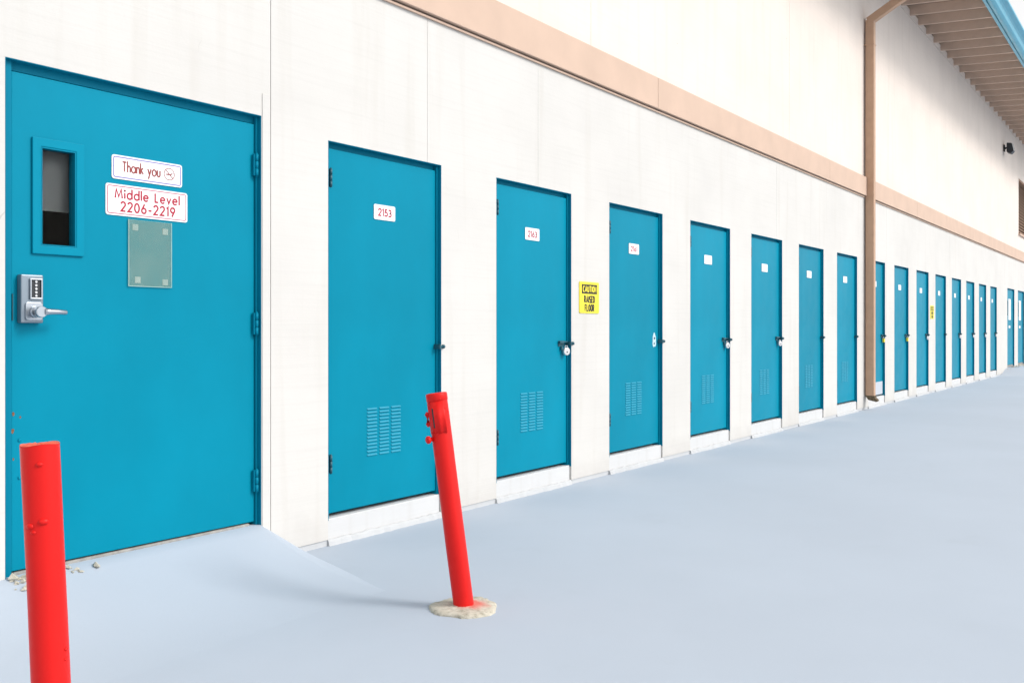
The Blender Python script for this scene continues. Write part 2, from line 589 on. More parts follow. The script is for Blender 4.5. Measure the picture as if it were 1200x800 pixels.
gx = [-1500, -300, -60, -20, -8, -4, -2, -1, 0] + [0.1 * i for i in range(1, 60)] + [6 + i for i in range(0, 20)] + [26 + .25 * i for i in range(1, 24)] + [34, 40, 60, 120, 400, 1500]
gy = [-1500, -300, -60, -20, -8, -5, -4, -3, -2.2] + [-2 + 0.1 * i for i in range(0, 22)] + [1, 4, 20, 100, 1500]
g = MB()
for yy in gy:
    for xx in gx:
        g.v.append((xx, yy, ground_z(xx, min(yy, 0.1))))
for j in range(len(gy) - 1):
    for i in range(len(gx) - 1):
        a = j * len(gx) + i
        g.face((a, a + 1, a + 1 + len(gx), a + len(gx)), 0, True)
ground = g.build('ground', M['ground'])
ground['kind'] = 'structure'
ground['label'] = 'smooth pale blue grey pavement in front of the doors'

# low concrete ramp up to the entrance door, with flared cheeks
RAMP_H, RAMP_D = 0.198, 0.98


def ramp_z(x, y):
    return max(0.0, RAMP_H * max(0.0, 1 - max(0.0, -y) / RAMP_D) ** 2.3) if x < 3.25 else 0.0


mb = MB()
nx_, ny_ = 24, 20
for j in range(ny_ + 1):
    t = j / ny_
    yy = 0.05 - (RAMP_D + 0.05) * t
    for i in range(nx_ + 1):
        u = i / nx_
        xx = -0.70 + (3.235 + 0.70) * u
        wob_ = 0.003 * math.sin(xx * 5.1 + yy * 3.0) * math.sin(yy * 4.0)
        mb.v.append((xx, yy, ramp_z(0, yy) + wob_ * (1 - t) - 0.0015 * t))
for j in range(ny_):
    for i in range(nx_):
        q = j * (nx_ + 1) + i
        mb.face((q, q + nx_ + 1, q + nx_ + 2, q + 1), 0, True)
for side, xe, xw in ((nx_, 3.235, 3.56), (0, -0.70, -1.05)):
    b_ = len(mb.v)
    for j in range(ny_ + 1):
        t = j / ny_
        mb.v.append((xe + (xw - xe) * (1 - t), 0.05 - (RAMP_D + 0.05) * t, -0.006))
    for j in range(ny_):
        mb.face((j * (nx_ + 1) + side, b_ + j, b_ + j + 1, (j + 1) * (nx_ + 1) + side))
ramp = mb.build('door_ramp', M['ground'])
ramp['kind'] = 'structure'
ramp['label'] = 'low pale grey ramp rising to the wide entrance door'

# ------------------------------------------------------------------ building
S0, PITCH, DW, DZ0, DZ1 = 3.707, 1.582, 0.986, 0.160, 2.258
NDOOR = 15
MX0, MW, MZ0, MZ1 = 1.935, 1.304, 0.205, 2.309
FAR = [28.62, 30.62]
B0, B1 = -3.2, 42.0
WT = 6.63                                   # top of the wall
building = empty('storage_building', (0, 0, 0))
tag(building, 'long cream storage building with a row of blue doors and a tan trim band', 'building')

openings = [(MX0, MX0 + MW, -1, MZ1)]
openings += [(S0 + i * PITCH, S0 + i * PITCH + DW, -1, DZ1) for i in range(NDOOR)]
openings += [(x, x + MW, -1, MZ1) for x in FAR]
TH = 0.06
# lower boards
joints = [B0, -1.70, -0.45, 0.79, 3.300, 4.555, 5.81, 10.83, 15.85, 20.87, 25.89, 28.2, 33.42, B1]
gaps = {3.300: 0.0022, 4.555: 0.0014, 5.81: 0.0008}
for a, b in zip(joints, joints[1:]):
    mb = MB()
    cells(mb, a + gaps.get(a, .0012), b - gaps.get(b, .0012), 0.035, 3.17, 0.0, TH, openings)
    mb.build('siding_panel', M['wall'], building)
# upper boards
WIN = (30.78, 33.2, 3.96, 5.56)
uj = [B0, 1.88, 6.58, 11.28, 15.98, 21.2, 25.9, 30.6, 35.4, B1]
for a, b in zip(uj, uj[1:]):
    mb = MB()
    cells(mb, a + .002, b - .002, 3.455, WT, 0.004, TH, [WIN])
    mb.build('siding_panel', M['wall_up'], building)
mb = MB(); cells(mb, B0, B1, 0.0, WT, TH + 0.004, TH + 0.05, [(o[0], o[1], 0.0, o[3]) for o in openings] + [WIN])
mb.build('wall_core', M['concrete'], building)
# footing under the boards, slightly back
foot_ends = []
e = [B0] + [v for o in openings for v in o[:2]] + [B1]
for a, b in zip(e[0::2], e[1::2]):
    MB().box(a + .0005, b - .0005, 0.007, TH + 0.003, -0.1, 0.0335).build('foundation', M['sill_grey'], building)
# casing strip beside the entrance door
MB().box(3.243, 3.292, -0.004, -0.0005, 0.02, 2.425).build('door_casing', M['wall'], building, bevel=0.002)

# trim band
tj = [B0, 2.80, 7.69, 12.75, 17.85, 22.95, 25.80, 30.90, 36.0, B1]
for a, b in zip(tj, tj[1:]):
    t = MB().box(a + .002, b - .002, -0.040, -0.0005, 3.185, 3.462).build('trim_board', M['tan'], building, bevel=0.004)
    MB().box(a + .002, b - .002, -0.018, -0.0008, 3.160, 3.174).build('drip_strip', M['tan'], t, bevel=0.002)

# eave: rafters, deck, fascia, gutter
EY, EZ = -1.22, 6.575
slope = (6.66 - EZ) / 1.22
RH, RW = 0.175, 0.045
NR = int((B1 - B0) / 0.64)
mb = MB()
x = 0.0
b0 = len(mb.v)
prof = [(0.25, 6.66 + .25 * slope), (EY + 0.02, EZ + .02 * slope), (EY + 0.02, EZ + RH), (0.25, 6.66 + RH + .25 * slope)]
mb.extrude(prof, -RW / 2, RW / 2, 'x')
raf = mb.build('rafter', M['soffit'], building, (B0 + 0.2, 0, 0), bevel=0.004)
for i in range(1, NR):
    r2 = raf.copy(); col.objects.link(r2)
    r2.parent = building
    r2.location = (B0 + 0.2 + 0.64 * i, 0, 0)
mb = MB()
dz = lambda y: 6.66 + RH + 0.002 + y * slope
prof = [(-1.30, dz(-1.30)), (-1.30, dz(-1.30) + .05), (7.0, dz(7.0) + .05), (7.0, dz(7.0))]
mb.extrude(prof, B0 - 0.3, B1, 'x')
mb.build('roof_deck', M['soffit'], building)
mb = MB(); mb.box(B0 + 0.1, B1, 0.004, 0.055, WT + 0.012, WT + 0.14)
mb.build('eave_blocking', M['wall_up'], building)
MB().box(B0 - .3, B1, EY - 0.028, EY + 0.018, EZ - 0.005, EZ + 0.20).build('fascia', M['gutter'], building)
gp = [(-1.252, 6.590), (-1.262, 6.566), (-1.285, 6.552), (-1.315, 6.548), (-1.350, 6.556), (-1.372, 6.575), (-1.384, 6.605), (-1.392, 6.640),
      (-1.412, 6.668), (-1.440, 6.684), (-1.470, 6.692), (-1.482, 6.702), (-1.482, 6.735), (-1.470, 6.735), (-1.468, 6.712), (-1.43, 6.698),
      (-1.395, 6.680), (-1.378, 6.645), (-1.366, 6.600), (-1.345, 6.570), (-1.315, 6.560), (-1.27, 6.575), (-1.262, 6.760), (-1.252, 6.760)]
mb = MB(); mb.extrude(gp, B0 - .3, B1, 'x', smooth=False)
gut = mb.build('gutter', M['gutter'], building)

# end and rear walls close the block
mb = MB(); mb.box(B0 - 0.06, B0 - 0.001, 0.0, 6.9, -0.1, WT + 0.1); mb.build('end_wall', M['wall_up'], building)
mb = MB(); mb.box(B1 + 0.001, B1 + 0.06, 0.0, 6.9, -0.1, WT + 0.1); mb.build('end_wall', M['wall_up'], building)
mb = MB(); mb.box(B0, B1, 6.84, 6.9, -0.1, WT + 0.4); mb.build('rear_wall', M['wall_up'], building)

# upper window with brown shutter at the far end
mb = MB()
wx0, wx1, wz0, wz1 = WIN
mb.box(wx0, wx1, 0.16, 0.19, wz0, wz1)
win = mb.build('shuttered_window', M['brown'], building)
mb = MB()
mb.box(wx0 + .001, wx0 + .05, 0.012, 0.158, wz0 + .001, wz1 - .001); mb.box(wx1 - .05, wx1 - .001, 0.012, 0.158, wz0 + .001, wz1 - .001)
mb.box(wx0 + .051, wx1 - .051, 0.012, 0.158, wz1 - .05, wz1 - .001)
mb.build('window_frame', M['brown'], win)
MB().box(wx0 - .04, wx1 + .04, -0.05, 0.158, wz0 - 0.05, wz0 - 0.001).build('window_sill', M['tan'], win, bevel=.004)
for i in range(18):
    zc = wz0 + 0.06 + i * (wz1 - wz0 - 0.12) / 17
    mb = MB(); mb.extrude([(0.10, zc - .03), (0.105, zc - .035), (0.15, zc + .03), (0.145, zc + .035)], wx0 + .052, wx1 - .052, 'x')
    mb.build('slat', M['brown'], win)

# downspout
DX = 14.555
mb = MB()
pr = rrect(DX, DX + .105, -0.140, -0.015, 0.012, 2)
mb.extrude(pr, 0.20, 5.80, 'z')
ds = mb.build('downspout', M['tan_pipe'], building)
mb = MB()
a, b = Vector((DX + .0525, -0.078, 5.80)), Vector((DX + .0525, -1.315, 6.49))
d = (b - a).normalized(); nrm = Vector((0, -d.z, d.y))
for p, q in ((a - d * .03, b),):
    base = len(mb.v)
    for c in (p, q):
        for sx, sn in ((-1, -1), (1, -1), (1, 1), (-1, 1)):
            mb.v.append(tuple(c + Vector((sx * .052, 0, 0)) + nrm * sn * .058))
    for k in range(4):
        mb.face((base + k, base + (k + 1) % 4, base + 4 + (k + 1) % 4, base + 4 + k))
    mb.face((base, base + 1, base + 2, base + 3)); mb.face((base + 4, base + 5, base + 6, base + 7))
mb.build('elbow', M['tan_pipe'], ds, bevel=.008)
MB().box(DX, DX + .105, -1.372, -1.258, 6.46, 6.547).build('outlet', M['tan_pipe'], ds, bevel=.006)
for z in (5.42,):
    MB().box(DX - .008, DX + .113, -0.144, -0.001, z, z + .022).build('strap', M['tan_pipe'], ds, bevel=.002)
mb = MB(); mb.extrude([(-.15, .215), (-.15, .185), (-.19, .150), (-.175, .125), (-.06, .15), (-.012, .215)], DX - .004, DX + .109, 'x')
mb.build('shoe', M['rust'], ds, bevel=.004)


# ------------------------------------------------------------------ storage doors
def door_meshes():
    """one narrow storage door; origin at the lower left corner of its opening, front of wall at y = 0"""
    W, H = DW, DZ1 - DZ0
    fw, fr_ = 0.030, 0.018
    leaf = MB().box(fw + .003, W - fr_ - .003, 0.034, 0.066, 0.012, H - fw - .004)
    frame = MB()
    frame.box(0.0005, fw, 0.024, 0.085, -0.02, H - 0.0005)
    frame.box(W - fr_, W - 0.0005, 0.024, 0.085, -0.02, H - 0.0005)
    frame.box(fw + .0003, W - fr_ - .0003, 0.052, 0.085, H - fw - .012, H - 0.0005)
    frame.box(0.0006, 0.004, -0.001, 0.0238, -0.02, H - 0.0006)          # jamb returns out to the face of the wall
    frame.box(W - 0.004, W - 0.0006, -0.001, 0.0238, -0.02, H - 0.0006)
    frame.box(0.0042, W - 0.0042, -0.001, 0.0515, H - 0.004, H - 0.0006)
    frame.box(fw + .0003, W - fr_ - .0003, 0.070, 0.085, 0.0, H - fw - .0003)
    return leaf, frame


def slot_mesh():
    mb = MB()
    mb.extrude([(0.0, 0.0060), (-0.0060, -0.0020), (-0.0055, -0.0032), (0.0, -0.0042)], -0.041, 0.041, 'x')
    return mb


slot_me = None
latch_me = {}
locks = {1: 'silver', 3: 'silver', 4: 'silver', 7: 'yellow', 8: 'yellow', 9: 'silver', 11: 'silver', 12: 'silver', 13: 'silver', 14: 'silver'}
ordinal = ['first', 'second', 'third', 'fourth', 'fifth', 'sixth', 'seventh', 'eighth', 'ninth', 'tenth', 'eleventh', 'twelfth', 'thirteenth', 'fourteenth', 'fifteenth']
numbers = {0: '2153', 1: '2163', 2: '2161'}
doors = []
VX, VZ = (0.384, 0.488, 0.592), (0.305, 0.5755)
NROW = 14
proto = {}


def child(proto_key, maker, parent, loc=(0, 0, 0)):
    if proto_key not in proto:
        proto[proto_key] = maker()
        o = proto[proto_key]
    else:
        o = proto[proto_key].copy()
        col.objects.link(o)
    o.parent = parent
    o.location = loc
    return o


def mk_frame():
    return door_meshes()[1].build('door_frame', M['blue_trim'], None, bevel=.002)


def mk_hinge():
    mb = MB()
    for k in range(3):
        z = -0.05 + k * 0.034
        mb.tube([(0, 0, z), (0, 0, z + .032)], 0.0085, 10)
    mb.tube([(0, 0, -.054), (0, 0, .056)], 0.005, 8)
    mb.box(-0.004, 0.004, 0.006, 0.022, -0.05, 0.052)
    return mb.build('hinge', M['iron'])


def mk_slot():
    return slot_mesh().build('vent_slot', M['blue_highlight'])


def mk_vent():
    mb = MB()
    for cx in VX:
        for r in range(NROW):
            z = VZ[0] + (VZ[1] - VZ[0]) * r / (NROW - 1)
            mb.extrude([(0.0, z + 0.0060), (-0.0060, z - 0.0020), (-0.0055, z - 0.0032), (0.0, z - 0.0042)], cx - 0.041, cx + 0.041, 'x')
    return mb.build('louvre_vent', M['blue_highlight'])


def mk_keeper():            # stub of the slide bolt sticking out at the jamb
    mb = MB()
    mb.tube([(-0.030, 0.0, 0), (0.012, 0.0, 0)], 0.0075, 10)
    mb.tube([(0.012, 0.0, 0), (0.016, 0, 0), (0.028, 0, 0), (0.032, 0, 0)], [0.009, 0.0135, 0.0135, 0.009], 12)
    mb.box(-0.026, -0.012, -0.012, 0.040, -0.016, 0.016)
    return mb.build('bolt_keeper', M['iron'], bevel=.002)


def mk_hasp():
    mb = MB()
    mb.box(-0.055, 0.030, -0.006, -0.0005, -0.022, 0.022)
    mb.box(-0.060, -0.005, -0.024, -0.0065, 0.002, 0.020)
    mb.tube([(-0.055, -0.016, 0.012), (0.048, -0.016, 0.012)], 0.0075, 10)
    mb.box(-0.032, -0.012, -0.020, -0.0065, -0.050, -0.0225)
    return mb.build('hasp', M['iron'], bevel=.002)


def padlock(loc, kind, label, group):
    p = empty('padlock', loc)
    tag(p, label, 'padlock', group)
    body = M['silver'] if kind == 'silver' else M['brass']
    mb = MB()
    if kind == 'silver':        # round disc body hung edge-on to the door
        mb.tube([(0, -0.013, -.040), (0, -0.0115, -.040), (0, 0.0115, -.040), (0, 0.013, -.040)], [0.026, 0.030, 0.030, 0.026], 24)
        o = mb.build('lock_body', body, p, rot=(0, 0, R(-18)))
        MB().tube([(0, -0.0150, -.046), (0, -0.0131, -.046)], 0.006, 12).build('keyway', M['gunmetal'], p, rot=(0, 0, R(-18)))
    else:
        mb.box(-0.028, 0.028, -0.014, 0.014, -0.082, -0.022)
        o = mb.build('lock_body', body, p, bevel=.004)
        MB().tube([(0, 0, -.0845), (0, 0, -.0823)], 0.007, 12).build('keyway', M['gunmetal'], p)
    sh = arc(0, -0.018, 0.0145, 0.022, 0, 180, 10)
    MB().tube([(q[0], 0, q[1]) for q in [(0.0145, -.034)] + sh + [(-0.0145, -.034)]], 0.0042, 8).build('shackle', M['chrome'], p, rot=(0, 0, R(-18)))
    return p


lock_jobs, plate_jobs = [], []
for i in range(NDOOR):
    loc = (S0 + i * PITCH, 0.0, DZ0)
    d = child('leaf', lambda: door_meshes()[0].build('door', M['blue'], None, bevel=.003), building, loc)
    if i < 3:
        d['label'] = 'narrow blue steel door with plate number ' + numbers[i]
    doors.append(d)
    child('frame', mk_frame, d)
    for z in (0.29, 1.895):
        child('hinge', mk_hinge, d, (0.034, 0.014, z))
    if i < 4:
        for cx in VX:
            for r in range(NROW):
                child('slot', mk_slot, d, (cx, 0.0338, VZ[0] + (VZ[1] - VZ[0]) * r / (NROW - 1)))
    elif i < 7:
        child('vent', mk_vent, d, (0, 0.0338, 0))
    child('keeper', mk_keeper, d, (DW - 0.010, -0.006, 0.935))
    if i in locks:
        child('hasp', mk_hasp, d, (DW - 0.085, 0.0335, 0.935))
        lock_jobs.append((i, (loc[0] + DW - 0.070, 0.004, DZ0 + 0.915), locks[i]))
    plate_jobs.append((i, (loc[0] + 0.490, 0.0332, DZ0 + 1.745)))
    # painted concrete sill under the door and the rough strip at its foot
    sx0, sx1 = loc[0] + .0008, loc[0] + DW - .0008
    sl = child('sill', lambda: MB().box(.0008, DW - .0008, 0.014, 0.11, 0.028, 0.148).build('door_sill', M['sill'], None, bevel=.005), building, (loc[0], 0, 0))
    rnd = random.Random(i * 13 + 1)
    mb = MB()
    n = 22
    xs = [sx0 + (sx1 - sx0) * k / n for k in range(n + 1)]
    for k in range(n + 1):
        f_ = -0.002 - rnd.random() * .010
        t_ = 0.034 + (rnd.random() - .5) * .009
        mb.v += [(xs[k], f_ - .014, -0.03), (xs[k], f_, t_ - .010), (xs[k], f_ + .010, t_), (xs[k], 0.0135, t_ + .001), (xs[k], 0.0135, -0.03)]
    for k in range(n):
        for q in range(3):
            mb.face((5 * k + q, 5 * k + 5 + q, 5 * k + 6 + q, 5 * k + 1 + q))
    mb.face((0, 1, 2, 3, 4)); mb.face((5 * n, 5 * n + 1, 5 * n + 2, 5 * n + 3, 5 * n + 4))
    mb.build('footing_strip', M['sill_grey'], sl, (-loc[0], 0, 0))

# bare patch where a lock was taken off the third door
mb = MB()
rnd = random.Random(4)
pp = []
for k in range(26):
    a = 2 * math.pi * k / 26
    rr = 1 + (rnd.random() - .5) * .34
    pp.append((.036 * rr * math.cos(a), .062 * rr * math.sin(a)))
mb.extrude(pp, -0.0012, -0.0002, 'y')
bp = mb.build('bare_patch', M['primer'], doors[2], (0.885, 0.0338, 0.945))
mb = MB()
mb.extrude(arc(0, .018, .013, .011, 0, 360, 14)[:-1], -0.0022, -0.0014, 'y')
mb.extrude(arc(-.003, -.030, .010, .009, 0, 360, 14)[:-1], -0.0022, -0.0014, 'y')
mb.build('bolt_hole', M['gunmetal'], doors[2], (0.885, 0.0338, 0.945))
# grey plate across the foot of the eighth door
MB().box(0.036, DW - .036, 0.030, 0.0335, 0.014, 0.215).build('kick_plate', M['grey_panel'], doors[7], bevel=.001)


# ------------------------------------------------------------------ entrance doors
def entrance(x0, full, label):
    W, H = MW, MZ1 - MZ0
    fw, fr_ = 0.038, 0.016
    wx = (0.160, 0.3155)               # glass opening
    wz = (1.354, 1.769)
    mb = MB()
    cells(mb, fw + .004, W - fr_ - .004, 0.010, H - fw - .005, 0.034, 0.076, [(wx[0], wx[1], wz[0], wz[1])])
    d = mb.build('entrance_door', M['blue'], building, (x0, 0, MZ0), bevel=.003)
    d['label'] = label
    fr = MB()
    fr.box(0.0005, fw, 0.024, 0.09, -0.03, H - .0005)
    fr.box(W - fr_, W - .0005, 0.024, 0.09, -0.03, H - .0005)
    fr.box(fw + .0003, W - fr_ - .0003, 0.046, 0.09, H - fw, H - .0005)
    fr.box(0.0006, 0.004, -0.001, 0.0238, -0.03, H - .0006)
    fr.box(W - 0.004, W - 0.0006, -0.001, 0.0238, -0.03, H - .0006)
    fr.box(0.0042, W - 0.0042, -0.001, 0.0458, H - 0.004, H - .0006)
    fr.build('door_frame', M['blue_trim'], d, bevel=.002)
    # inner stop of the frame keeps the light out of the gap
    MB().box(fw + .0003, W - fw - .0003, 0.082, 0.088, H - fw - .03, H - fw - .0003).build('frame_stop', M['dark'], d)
    wf = MB()
    cells(wf, wx[0] - .036, wx[1] + .036, wz[0] - .036, wz[1] + .036, 0.0215, 0.0335, [(wx[0], wx[1], wz[0], wz[1])])
    wf.build('window_frame', M['blue'], d, bevel=.003)
    lin = MB()
    e = .0006
    lin.box(wx[0] + e, wx[0] + .006, 0.023, 0.07, wz[0] + e, wz[1] - e); lin.box(wx[1] - .006, wx[1] - e, 0.023, 0.07, wz[0] + e, wz[1] - e)
    lin.box(wx[0] + .0063, wx[1] - .0063, 0.023, 0.07, wz[1] - .006, wz[1] - e); lin.box(wx[0] + .0063, wx[1] - .0063, 0.023, 0.07, wz[0] + e, wz[0] + .006)
    lin.build('window_bead', M['blue_trim'], d)
    MB().box(wx[0] + .0065, wx[1] - .0065, 0.048, 0.053, wz[0] + .0065, wz[1] - .0065).build('pane', M['glass'], d)
    MB().box(wx[0] - .02, wx[1] + .02, 0.088, 0.092, wz[0] + .155, wz[1] + .02).build('reflection_panel', M['reflection_panel'] if full else M['sign'], d)  # panel added behind the glass; the grey one imitates reflected sky
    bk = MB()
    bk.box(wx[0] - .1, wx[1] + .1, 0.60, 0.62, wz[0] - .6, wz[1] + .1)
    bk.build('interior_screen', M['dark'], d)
    for z in (0.222, 1.030, 1.848):
        h = MB()
        for k in range(3):
            h.tube([(0, 0, -0.056 + k * .038), (0, 0, -0.056 + k * .038 + .036)], 0.0095, 12)
        h.tube([(0, 0, -.061), (0, 0, .062)], 0.0055, 10)
        h.box(-.016, -0.002, 0.002, 0.014, -0.055, 0.056)
        h.build('hinge', M['blue_trim'], d, (W - fr_ - .004, 0.013, z))
    MB().box(0.05, W - .05, 0.030, 0.12, -0.045, 0.004).build('threshold', M['concrete'], d, bevel=.004)
    if full:
        # keypad lock
        lx, lz = 0.064, 1.028
        MB().box(lx, lx + .094, 0.000, 0.0338, lz, lz + .200).build('lock_case', M['lock_grey'], d, bevel=.005)
        mb = MB()
        cells(mb, lx + .034, lx + .086, lz + .098, lz + .184, -0.010, -0.0005, [(lx + .040, lx + .080, lz + .105, lz + .178)])
        mb.build('keypad_rim', M['chrome'], d, bevel=.0015)
        MB().box(lx + .0405, lx + .0795, -0.0035, -0.0004, lz + .1055, lz + .1775).build('keypad', M['gunmetal'], d)
        for k in range(5):
            z = lz + .1125 + k * .0145
            MB().tube([(lx + .060, -0.0036, z), (lx + .060, -0.0075, z), (lx + .060, -0.0090, z)], [0.0050, 0.0050, 0.0034], 10).build('push_button', M['lens'], d)
        MB().extrude(rrect(lx + .016, lx + .088, lz + .012, lz + .086, .012, 4), -0.007, -0.0004, 'y').build('escutcheon', M['chrome'], d, bevel=.0015)
        mb = MB()
        cx, cz = lx + .054, lz + .046
        mb.tube([(cx, -.0072, cz), (cx, -0.018, cz)], [0.025, 0.020], 24)
        mb.tube([(cx, -0.0182, cz), (cx, -0.040, cz), (cx, -0.046, cz)], [0.015, 0.015, 0.015], 20)
        mb.tube([(cx, -0.0462, cz), (cx, -0.049, cz), (cx, -0.062, cz), (cx, -0.065, cz)], [0.021, 0.0235, 0.0235, 0.0212], 26)
        mb.tube([(cx + .012, -0.0555, cz), (cx + .035, -0.0555, cz + .001), (cx + .070, -0.054, cz + .001), (cx + .108, -0.051, cz - .001), (cx + .112, -0.051, cz - .001)],
                [0.0165, 0.0135, 0.0115, 0.0105, 0.008], 16)
        mb.build('lever_handle', M['chrome'], d)
        MB().box(0.0425, 0.0455, 0.026, 0.0335, lz + .01, lz + .12).build('strike_plate', M['iron'], d)
        for (bx, bz) in ((0.075, 0.545), (0.075, 0.39)):
            MB().tube([(bx, 0.0338, bz), (bx, 0.0310, bz), (bx, 0.0295, bz)], [0.0075, 0.007, 0.004], 10).build('door_bolt', M['blue'], d)
        rr_ = random.Random(12)
        for (qx, qz, qs) in ((0.050, 0.655, .006), (0.078, 0.640, .004), (0.047, 0.585, .007), (0.050, 0.470, .004)):
            o_ = []
            for k in range(11):
                a = 2 * math.pi * k / 11
                o_.append((qs * (.6 + .6 * rr_.random()) * math.cos(a), 1.5 * qs * (.6 + .6 * rr_.random()) * math.sin(a)))
            MB().extrude(o_, -.0007, -.0001, 'y').build('rust_chip', M['rust_red'], d, (qx, 0.0338, qz))
    return d


main = entrance(MX0, True, 'wide blue entrance door with small window and keypad lever lock')
for q, x0 in enumerate(FAR):
    entrance(x0, False, ('far wide blue door with a white notice in its window', 'last wide blue door at the right edge')[q])


# ------------------------------------------------------------------ signs
def plate(name, w, h, t, mat, loc, r=0.012, parent=None):
    mb = MB()
    mb.extrude(rrect(-w / 2, w / 2, -h / 2, h / 2, r), -t, -0.0002, 'y')
    return mb.build(name, mat, parent, loc, bevel=0.0008)


def border(mb, w, h, inset, stroke, y, r=.008, m=0):
    ribbon(mb, rrect(-w / 2 + inset, w / 2 - inset, -h / 2 + inset, h / 2 - inset, r), stroke, y, True, m)


F = 0.0338
s1 = plate('thank_you_sign', 0.365, 0.108, 0.004, M['sign'], (2.603, F, 1.938))
tag(s1, 'white plastic sign reading Thank you with a no smoking symbol on the entrance door', 'sign')
mb = MB(); border(mb, .365, .108, .0090, .0052, -.0046); mb.build('border_line', M['ink_lilac'], s1)
mb = MB(); lettering(mb, 'Thank you', -.130, -.018, .192, .046, .0066, -.0046); mb.build('lettering', M['ink_brown'], s1)
mb = MB()
c = (.112, .002)
ribbon(mb, arc(c[0], c[1], .0275, .0275, 0, 360, 40)[:-1], .0034, -.0046, True)
ribbon(mb, [(c[0] - .0185, c[1] + .0185), (c[0] + .0185, c[1] - .0185)], .0034, -.0048)
ribbon(mb, [(c[0] - .017, c[1] - .002), (c[0] + .012, c[1] - .002)], .0055, -.0050)
ribbon(mb, arc(c[0] + .016, c[1] + .010, .007, .008, 200, 330, 6), .0022, -.0051)
mb.build('no_smoking_symbol', M['ink_brown'], s1)

s2 = plate('level_sign', 0.424, 0.141, 0.004, M['sign'], (2.603, F, 1.790))
tag(s2, 'white plastic sign reading Middle Level 2206-2219 on the entrance door', 'sign')
mb = MB(); border(mb, .424, .141, .0090, .0042, -.0046); mb.build('border_line', M['ink_pink'], s2)
for word, wx_, ww_ in (('Middle', -.166, .1656), ('Level', .0368, .1292)):
    mb = MB(); lettering(mb, word, wx_, .008, ww_, .042, .0076, -.0046, gap=.30); mb.build('lettering', M['ink'], s2)
mb = MB(); lettering(mb, '2206-2219', -.138, -.050, .280, .044, .0080, -.0046, gap=.26); mb.build('lettering', M['ink'], s2)

ac = plate('acrylic_holder', 0.226, 0.306, 0.0045, M['acrylic'], (2.613, F - .0030, 1.556), r=.003)
tag(ac, 'clear yellowed acrylic plate stuck below the Middle Level sign', 'holder')
mb = MB()
for q in ((-.113, -.1105, -.153, .153), (.1105, .113, -.153, .153)):
    mb.box(q[0], q[1], -.0060, -.0047, q[2], q[3])
mb.box(-.110, .110, -.0060, -.0047, -.153, -.1505)
mb.build('polished_edge', M['acrylic_edge'], ac)
for (px, pz) in ((-.074, .118), (.082, .110), (-.062, -.122), (.082, -.128)):
    MB().box(px - .014, px + .014, -.0001, .0028, pz - .014, pz + .014).build('tape_square', M['tape'], ac)

for i, loc in plate_jobs:
    p = plate('number_plate', 0.185, 0.090, 0.004, M['sign'], loc, r=.010)
    if i in numbers:
        mb = MB(); lettering(mb, numbers[i], -.056, -.021, .112, .042, .0086, -.0046); mb.build('lettering', M['ink'], p)
        tag(p, 'white number plate reading %s on the %s narrow blue door' % (numbers[i], ordinal[i]), 'sign', 'number plates on the narrow doors')
    else:
        tag(p, 'small white number plate on the %s narrow blue door from the entrance' % ordinal[i], 'sign', 'number plates on the narrow doors')

for i, loc, kind in lock_jobs:
    padlock(loc, kind, ('%s padlock hanging on the %s narrow blue door from the entrance' % ('round silver' if kind == 'silver' else 'yellow', ordinal[i])), 'padlocks on the narrow doors')


def caution(loc, label):
    s = plate('caution_sign', 0.305, 0.250, 0.006, M['yellow'], loc, r=.012)
    tag(s, label, 'sign', 'caution signs on the wall')
    mb = MB()
    mb.box(-.118, .118, -.0072, -.0062, .030, .104)
    mb.build('header_bar', M['black'], s)
    mb = MB(); lettering(mb, 'CAUTION', -.100, .046, .200, .044, .0105, -.0078, gap=.26); mb.build('lettering', M['yellow'], s)
    mb = MB()
    lettering(mb, 'RAISED', -.080, -.040, .160, .052, .0125, -.0066, gap=.26)
    lettering(mb, 'FLOOR', -.070, -.108, .140, .052, .0125, -.0067, gap=.26)
    mb.build('lettering', M['black'], s)


caution((6.540, -0.0005, 1.458), 'yellow sign reading CAUTION RAISED FLOOR between the second and third narrow doors')
caution((19.21, -0.0005, 1.52), 'far yellow caution sign between the tenth and eleventh narrow doors')

# notices on the far doors
for q, x0 in enumerate(FAR):
    n = plate('door_notice', 0.42, 0.58, 0.004, M['sign'], (x0 + .64, F, 1.74))
    tag(n, ('tall white notice on the first far wide door beyond the narrow doors', 'tall white notice on the wide door at the right edge')[q], 'sign', 'notices on the far doors')
    n = plate('door_notice', 0.30, 0.07, 0.004, M['sign'], (x0 + .62, F, 1.26))
    tag(n, ('small white strip at latch height on the first far wide door', 'small white strip at latch height on the wide door at the right edge')[q], 'sign', 'notices on the far doors')


